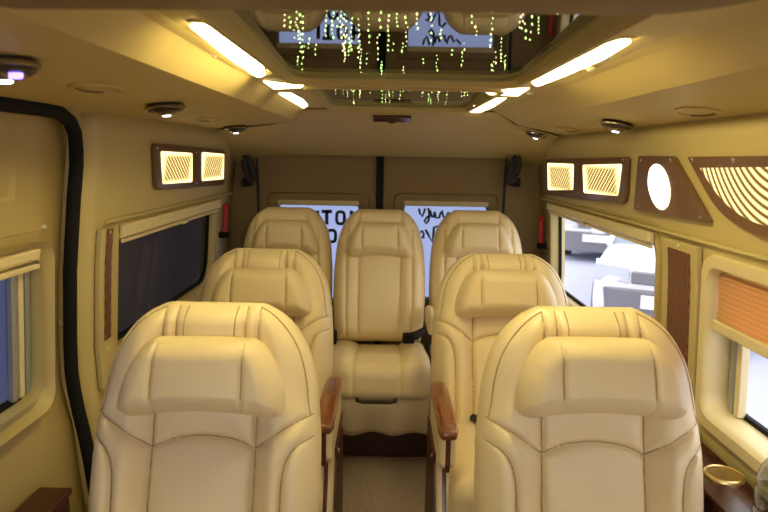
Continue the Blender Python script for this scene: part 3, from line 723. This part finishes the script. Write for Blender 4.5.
def surf_pt(x, t):
    i = np.argmin((BP[:, 0] - x) ** 2 + (BP[:, 1] - t) ** 2); return BF[i]
def rbox(sx, sy, sz, r, n=10, fn=None):
    """rounded box centred on the origin"""
    bm = bmesh.new(); bmesh.ops.create_cube(bm, size=2); bmesh.ops.subdivide_edges(bm, edges=bm.edges, cuts=n, use_grid_fill=True)
    vs = []
    for v in bm.verts:
        p = []
        for c, s_ in zip(v.co, (sx, sy, sz)):
            k = r / (s_ / 2); a = abs(c)
            p.append(math.copysign((s_ / 2) * (1 - (1 - a) ** 1.3), c) if False else c * s_ / 2)
        q = Vector([max(-(s_ / 2 - r), min(s_ / 2 - r, c)) for c, s_ in zip(p, (sx, sy, sz))]); d = Vector(p) - q
        w = q + d.normalized() * r if d.length > 1e-9 else Vector(p)
        if fn: w = fn(w)
        vs.append(tuple(w))
    fs = [tuple(v.index for v in f.verts) for f in bm.faces]; bm.free()
    return vs, fs
def make_seat(kind, label, aisle):
    """kind 'captain' with a wooden capped aisle armrest, or 'rear' bench seat; faces the camera (-y)"""
    t = thing('captain_seat' if kind == 'captain' else 'rear_seat', label, 'seat', (0, 0, 0), 'cream leather captain seats' if kind == 'captain' else 'cream leather rear seats')
    cap = kind == 'captain'
    b = MB().add(xf(bv if cap else rv, RB_), bf if cap else rf).build('backrest', 'leather', t, fix=False); b.data.set_sharp_from_angle(angle=math.radians(80))
    def sew(par, Ms, P_, F_, T_, L_, lines, xlim):
        for s_ in lines:
            pts = []
            for x, tt in s_[::3]:
                if abs(x) > xlim(tt) or not .003 < tt < L_ - .003: continue
                k_ = int(np.argmin((P_[:, 0] - x) ** 2 + (P_[:, 1] - tt) ** 2))
                pts.append((x, -F_[k_] - .0009, L_ - (tt + T_[k_] - P_[k_, 1])))
            if len(pts) > 8: pts = [tuple(np.mean(pts[max(0, i - 2):i + 3], 0)) for i in range(len(pts))]
            MB().tube(xf(pts, Ms), .0015, 6).build('seam', 'seam', par)
    if not cap: sew(b, RB_, RP, RF, RT_, LB, rear_seams, lambda tt: 1)
    else: sew(b, RB_, BP, BF, BT, LB, top_in + arch + shoulder + bolster + outp + band1 + band2, lambda tt: np.interp(tt, [p[0] for p in HWP], [p[1] for p in HWP]) - .006)
    MH = RB_ @ Matrix.Translation((0, -.070, LB - .085 - LH)) @ Matrix.Diagonal((.945, 1, 1, 1))
    h = MB().add(xf(hv, MH), hf).build('headrest', 'leather', t, fix=False); h.data.set_sharp_from_angle(angle=math.radians(80))
    sew(h, MH, HP_, HF_, HT_, LH, hseams, lambda tt: 1)
    # seat cushion: three puffed panels
    def cf(w):
        g = sum(.006 * math.exp(-((abs(w.x) - .105) / .006) ** 2) for _ in (0,))
        up = max(0, w.z / .075)
        fr = max(0, -w.y / .25)
        z = w.z + up * (.022 * min(1, max(0, (abs(w.x) - .10) / .05)) + .016 * fr - .010) - up * g
        y = w.y + (g if w.y < -.2 else 0)
        if kind == 'rear': z -= .075 * max(0, min(1, (w.y + .12) / .36)) * max(0, min(1, (w.z + .075) / .15))
        return Vector((w.x, y, z))
    v, f = rbox(.455 if kind == 'captain' else .49, .50 if kind == 'captain' else .60, .15, .055, 34, cf)
    MB().add(xf(v, Matrix.Translation((0, -.235 if kind == 'captain' else -.285, .365))), f).build('seat_cushion', 'leather', t)
    if kind == 'captain':
        build_frame(t)
        if aisle == 0: return t
        build_arm(t, aisle, .265)
    else:
        build_skirt(t)
    return t
def build_frame(t):
        MB().box((-.20, -.44, .06), (.20, .0, .30)).build('seat_base', 'brownpanel', t, bevel=.015)
        MB().box((-.23, -.40, 0.0), (.23, -.02, .06)).build('floor_rail', 'darkplastic', t, bevel=.008)
def build_arm(t, aisle, off):
        s = aisle; X = s * off
        ar = MB().box((X - .024, -.455, .475), (X + .024, -.09, .580)).build('armrest', 'leather', t, bevel=.02, seg=4)
        v, f = rbox(.058, .39, .034, .0165, 14, lambda w: Vector((w.x * (1 - .12 * (w.y / .23) ** 2), w.y, w.z - .010 * (w.y / .23) ** 2)))
        MB().add(xf(v, Matrix.Translation((X, -.275, .588))), f).build('wood_cap', 'capwood', ar)
        MB().box((X - .007, -.4585, .47), (X + .007, -.44, .575)).build('wood_stripe', 'wood', ar, bevel=.004)
        # side panel with S-shaped front edge
        fe = [(-.40, .48), (-.385, .455), (-.375, .43), (-.385, .39), (-.41, .34), (-.44, .27), (-.455, .19), (-.45, .08), (-.44, .01)]
        prof_ = fe + [(-.06, .01), (-.06, .48)]
        sp_ = MB().prism([(X - .022, y, z) for y, z in prof_], [(X + .022, y, z) for y, z in prof_]).build('side_panel', 'leather', t, bevel=.012, seg=3)
        MB().loft([[(X - .006, y - .004, z), (X + .006, y - .004, z), (X + .006, y + .01, z), (X - .006, y + .01, z)] for y, z in fe[1:-1]]).build('wood_stripe', 'wood', sp_, bevel=.002)
        xi = X + s * .0215
        p2 = [(-.35, .47), (-.335, .43), (-.37, .34), (-.405, .20), (-.40, .02), (-.08, .02), (-.08, .47)]
        MB().prism([(xi, y, z) for y, z in p2], [(xi + s * .008, y, z) for y, z in p2]).build('wood_panel', 'brownpanel', sp_, bevel=.002)
        for y, z in ((-.30, .44), (-.34, .12), (-.12, .44)):
            MB().lathe([(0, .004), (.006, .003), (.008, 0)], (xi + s * .008, y, z), (s, 0, 0), 12).build('bolt', 'chrome', sp_)
        MB().tube([(s * .16, -.03, .452), (s * .10, -.045, .450), (s * .02, -.05, .447), (-s * .06, -.05, .447)], [.009, .012, .012, .009], 8, flat=1.6, wdir=(0, 0, 1)).build('lap_belt', 'webbing', t)
def build_skirt(t):
        MB().box((-.19, -.40, .087), (.19, .02, .30)).build('seat_base', 'brownpanel', t, bevel=.01)
        rings = []
        for z, y, amp in ((.335, -.455, 0), (.30, -.462, .002), (.25, -.455, .004), (.20, -.435, .008), (.145, -.405, .012), (.118, -.39, .014)):
            rings.append([(x, y - .085 + .012 * amp / .014 * math.cos(x * 34 + 1), z + (.005 * math.cos(x * 30) if z < .13 else 0)) for x in lin(-.235, .235, 60)])
        o = MB().loft(rings, closed=False, cap=False).build('skirt', 'leather', t); solid(o, .004, 0)
        MB().tube([(-.085, -.552, .315), (-.085, -.582, .302), (-.06, -.59, .30), (.06, -.59, .30), (.085, -.582, .302), (.085, -.552, .315)], .0065, 10).build('recline_bar', 'darkplastic', t)
def place(o, x, y, z, rz=0, label=None, sc=None):
    o.location = (x, y, z); o.rotation_euler = (0, 0, rz)
    if label: o['label'] = label
    if sc: o.scale = sc
    return o
seatL = make_seat('captain', 'front cream leather captain seat on the left, nearest the sliding door', 0)
seatR = place(copy_tree(seatL), .462, 1.195, 0, 0, 'front cream leather captain seat on the right, beside the wooden console')
MA = Matrix.Translation((0, .058, -.006)) @ Matrix.Translation(PIV) @ Matrix.Rotation(math.radians(5), 4, 'X') @ Matrix.Translation(-PIV)
for ch in seatR.children:
    if ch.name.split('.')[0] in ('backrest', 'headrest'): ch.matrix_local = MA
def raise_headrest(seat, k):
    for ch in seat.children:
        if ch.name.split('.')[0] == 'headrest': ch.matrix_local = Matrix.Translation((0, k * math.sin(REC), k * math.cos(REC))) @ ch.matrix_local
raise_headrest(seatR, .019)
s2L = copy_tree(seatL); s2R = copy_tree(seatL)
raise_headrest(s2R, .012)
for o_, a_, f_ in ((s2L, 1, .268), (s2R, -1, .240)): WL[o_.name] = Vector((0, 0, 0)); build_arm(o_, a_, f_)
place(seatL, -.382, 1.215, 0)
place(s2L, -.425, 2.055, 0, 0, 'middle row cream leather captain seat on the left, behind the front left one')
place(s2R, .423, 2.03, 0, 0, 'middle row cream leather captain seat on right with red brown wood armrest')
rear = make_seat('rear', 'rear row cream leather seat in the centre between two others', 0)
rl = copy_tree(rear); rr = copy_tree(rear)
ZP = .080
place(rear, -.02, 2.865, ZP - .0, 0, None, (.89, 1, 1.0))
place(rl, -.475, 2.90, ZP, 0, 'rear row cream leather seat on the left under the block letter window', (.90, 1, 1.0))
place(rr, .455, 2.90, ZP, 0, 'rear row cream leather seat on the right under the script letter window', (.93, 1, 1.0))
# plinth under the rear row
struct(MB().box((-.80, 2.58, 0), (.80, 3.33, ZP + .085)).build('trim_6', 'brownpanel', bevel=.006))
# folding arm pads and buckles of the centre rear seat
WL[rear.name] = Vector((0, 0, 0)); 
for s in (-1, 1):
    v, f = rbox(.044, .24, .085, .021, 10)
    MB().add(xf(v, Matrix.Translation((s * .262, -.17, .52))), f).build('arm_pad', 'leather', rear)
bk = MB().tube([(.245, -.08, .452), (.20, -.11, .430), (.13, -.12, .418)], [.012, .02, .016], 10, flat=1.2, wdir=(0, 0, 1)).build('seat_belt', 'webbing', rear)
MB().box((.125, -.165, .403), (.185, -.105, .442)).build('buckle', 'black', bk, bevel=.008)
MB().box((-.262, -.19, .40), (-.21, -.12, .455)).build('buckle', 'black', rear, bevel=.01)
# ================================================================== CONSOLES, CUP HOLDER, BOTTLE
SZ = .60
t = thing('side_console', 'dark polished wooden side console under the front right window', 'console', (.77, 1.1, 0))
pts = rpoly([(.705, .55), (.705, 1.58), (.836, 1.60), (.836, .55)], .02)
cpos = hit_z(724, 476, SZ)
def around(n=48):
    O_, I_ = [], []
    for i in range(n):
        a = 2 * PI * i / n; dx, dy = math.cos(a), math.sin(a)
        k_ = min((( .836 - cpos.x) if dx > 0 else (.722 - cpos.x)) / dx if abs(dx) > 1e-6 else 9, ((1.58 - cpos.y) if dy > 0 else (.55 - cpos.y)) / dy if abs(dy) > 1e-6 else 9)
        O_.append((cpos.x + dx * k_, cpos.y + dy * k_)); I_.append((cpos.x + dx * .037, cpos.y + dy * .037))
    for q in ((.722, .55), (.836, .55), (.836, 1.58), (.722, 1.58)):
        i = min(range(n), key=lambda i: abs(O_[i][0] - q[0]) + abs(O_[i][1] - q[1])); O_[i] = q
    return O_, I_
O_, I_ = around()
mb = MB(); mb.loft([[(x, y, z) for x, y in L_] for L_, z in ((O_, SZ - .06), (O_, SZ), (I_, SZ), (I_, SZ - .06), (O_, SZ - .06))], cap=False)
mb.build('console_top', 'darkwood', t, bevel=.003)
MB().box((.735, .56, .0), (.785, 1.57, SZ - .061)).build('console_body', 'darkwood', t, bevel=.004)
MB().lathe([(0, .004), (.006, .003), (.008, 0)], (*hit_z(700, 435, SZ).to_2d(), SZ), (0, 0, 1), 12).build('screw', 'chrome', t)
ch = thing('cup_holder', 'round brass cup holder sunk in the wooden side console', 'cup holder', (cpos.x, cpos.y, SZ))
MB().lathe([(.036, .0005), (.036, .006), (.0395, .008), (.043, .006), (.0445, .0005)], (cpos.x, cpos.y, SZ), (0, 0, 1), 40, False).build('rim', 'gold', ch)
MB().lathe([(.0365, .006), (.0355, -.015), (.034, -.030), (.030, -.034), (0, -.034), (0, -.036), (.036, -.036), (.0368, -.02), (.0368, .006)], (cpos.x, cpos.y, SZ), (0, 0, 1), 40, False).build('cup', 'brass_cup', ch)
bp = hit_z(768, 524, SZ)
bo = thing('water_bottle', 'clear plastic water bottle standing on the wooden console', 'bottle', (bp.x, bp.y, SZ))
bx_, by_ = bp.x, bp.y
MB().lathe([(.0, .001), (.026, .001), (.031, .006), (.031, .03), (.029, .035), (.031, .04), (.031, .075), (.029, .08), (.031, .085), (.030, .10), (.022, .125), (.014, .14), (.0135, .152)], (bx_, by_, SZ), (0, 0, 1), 32).build('body', 'bottle', bo)
MB().lathe([(.0145, .145), (.0155, .147), (.0155, .164), (.013, .166), (0, .166)], (bx_, by_, SZ), (0, 0, 1), 24).build('cap', 'cream', bo)
t = thing('side_console', 'dark wooden side box behind the front left seat by the pillar', 'console', (-.76, 2.2, 0))
MB().box((-.80, 1.76, 0), (-.69, 2.34, .53)).build('console_body', 'brownpanel', t, bevel=.008)
MB().box((-.818, 1.755, .53), (-.685, 2.35, .55)).build('console_top', 'darkwood', t, bevel=.006)
t = thing('step_box', 'low dark wooden box on the floor beside the left sliding door', 'box', (-.80, 1.2, 0))
kb = hit_w(36, 486, -1, .0)
MB().box((-.845, .75, .0), (-.765, min(kb[0] + .02, 1.60), kb[1] - .035)).build('box_body', 'brownpanel', t, bevel=.006)
MB().box((-.845, .74, kb[1] - .035), (-.762, min(kb[0] + .03, 1.61), kb[1] - .018)).build('box_lid', 'brownpanel', t, bevel=.005)
# ================================================================== PARKED CARS OUTSIDE
GZ = -.45
def car(nm, lab, fx, fy, ang):
    t = thing(nm, lab, 'car', (fx, fy, GZ), 'white cars parked outside'); WL[t.name] = Vector((0, 0, 0))
    t.rotation_euler = (0, 0, -ang); t.scale = (.9, .95, 1)
    # local: front at y=0, car runs to +y, x across
    def sec(y, w, z0, z1, n=8, k=.18): # rounded body section
        P = rrect(-w, z0, w, z1, k, 4); return [(x, y, z) for x, z in P]
    MB().loft([sec(.02, .74, .22, .62), sec(.10, .82, .18, .72), sec(.35, .86, .17, .79), sec(1.1, .87, .17, .86), sec(2.0, .88, .17, .98), sec(3.4, .87, .17, .99), sec(4.1, .84, .20, .96), sec(4.25, .76, .28, .88)]).build('body', 'carwhite', t)
    cab = [(1.05, .92, .80), (1.75, 1.42, .66), (3.0, 1.46, .66), (3.9, .96, .78)]
    A_ = [(-.80, .95, .82), (.80, .95, .82), (.80, 3.95, .95), (-.80, 3.95, .95)]; B_ = [(-.64, 1.75, 1.44), (.64, 1.75, 1.44), (.64, 3.1, 1.46), (-.64, 3.1, 1.46)]
    MB().prism(A_, B_).build('cabin', 'carglass', t, bevel=.05, seg=3)
    MB().loft([[(x, y, z) for x, y, z in ((-.66, 1.68, 1.40), (.66, 1.68, 1.40), (.66, 3.15, 1.42), (-.66, 3.15, 1.42))], [(x, y, z) for x, y, z in ((-.60, 1.80, 1.48), (.60, 1.80, 1.48), (.60, 3.05, 1.50), (-.60, 3.05, 1.50))]]).build('roof', 'carwhite', t, bevel=.03)
    for s in (-1, 1):
        MB().tube([(s * .81, .96, .83), (s * .66, 1.72, 1.43)], .035, 8).build('pillar', 'carwhite', t)
        MB().loft([[(s * .44, .0, .58), (s * .44, .03, .73), (s * .44, .2, .73), (s * .44, .2, .58)], [(s * .81, .05, .59), (s * .81, .09, .75), (s * .85, .36, .76), (s * .85, .36, .59)]]).build('headlight', 'carlight', t, bevel=.01)
        for y in (.75, 3.35):
            w = MB().lathe([(.0, -.10), (.20, -.10), (.31, -.09), (.32, 0), (.31, .09), (.20, .10), (0, .10)], (s * .80, y, .32), (1, 0, 0), 24).build('wheel', 'tyre', t)
            MB().lathe([(0, 0), (.19, 0), (.20, .015), (.0, .03)], (s * .89, y, .32), (s, 0, 0), 16).build('hubcap', 'grey', w)
        MB().box((s * .98 - .09, 1.12, .92), (s * .98 + .09, 1.2, 1.06)).build('wing_mirror', 'carwhite', t, bevel=.03)
    MB().box((-.42, .005, .58), (.42, .12, .70)).build('grille', 'cargrey', t, bevel=.015)
    MB().loft([[(-.83, .14, .18), (-.83, .10, .53), (-.83, .3, .53), (-.83, .3, .18)], [(-.6, -.03, .18), (-.6, -.05, .53), (-.6, .2, .53), (-.6, .2, .18)], [(.6, -.03, .18), (.6, -.05, .53), (.6, .2, .53), (.6, .2, .18)], [(.83, .14, .18), (.83, .10, .53), (.83, .3, .53), (.83, .3, .18)]]).build('bumper', 'cargrey', t, bevel=.02)
    MB().box((-.30, -.068, .36), (.30, -.035, .49)).build('number_plate', 'plate', t, bevel=.005)
    return t
car('car', 'white car parked close outside the right window, nose towards the van', 2.74, 5.75, math.radians(28))
car('car', 'white car parked farther away, behind the nearer one', 3.70, 10.6, math.radians(30))
# ================================================================== WORLD
w = bpy.data.worlds.new('overcast_sky'); bpy.context.scene.world = w; w.use_nodes = True
n, l = w.node_tree.nodes, w.node_tree.links
bg = n['Background']
tc = n.new('ShaderNodeTexCoord'); sx = n.new('ShaderNodeSeparateXYZ'); cr = n.new('ShaderNodeValToRGB')
cr.color_ramp.elements[0].position = .0; cr.color_ramp.elements[0].color = (.92, .90, .92, 1)
cr.color_ramp.elements[1].position = .6; cr.color_ramp.elements[1].color = (1.0, .96, .93, 1)
l.new(tc.outputs['Generated'], sx.inputs[0]); l.new(sx.outputs[2], cr.inputs[0]); l.new(cr.outputs[0], bg.inputs[0])
bg.inputs[1].default_value = 2.8
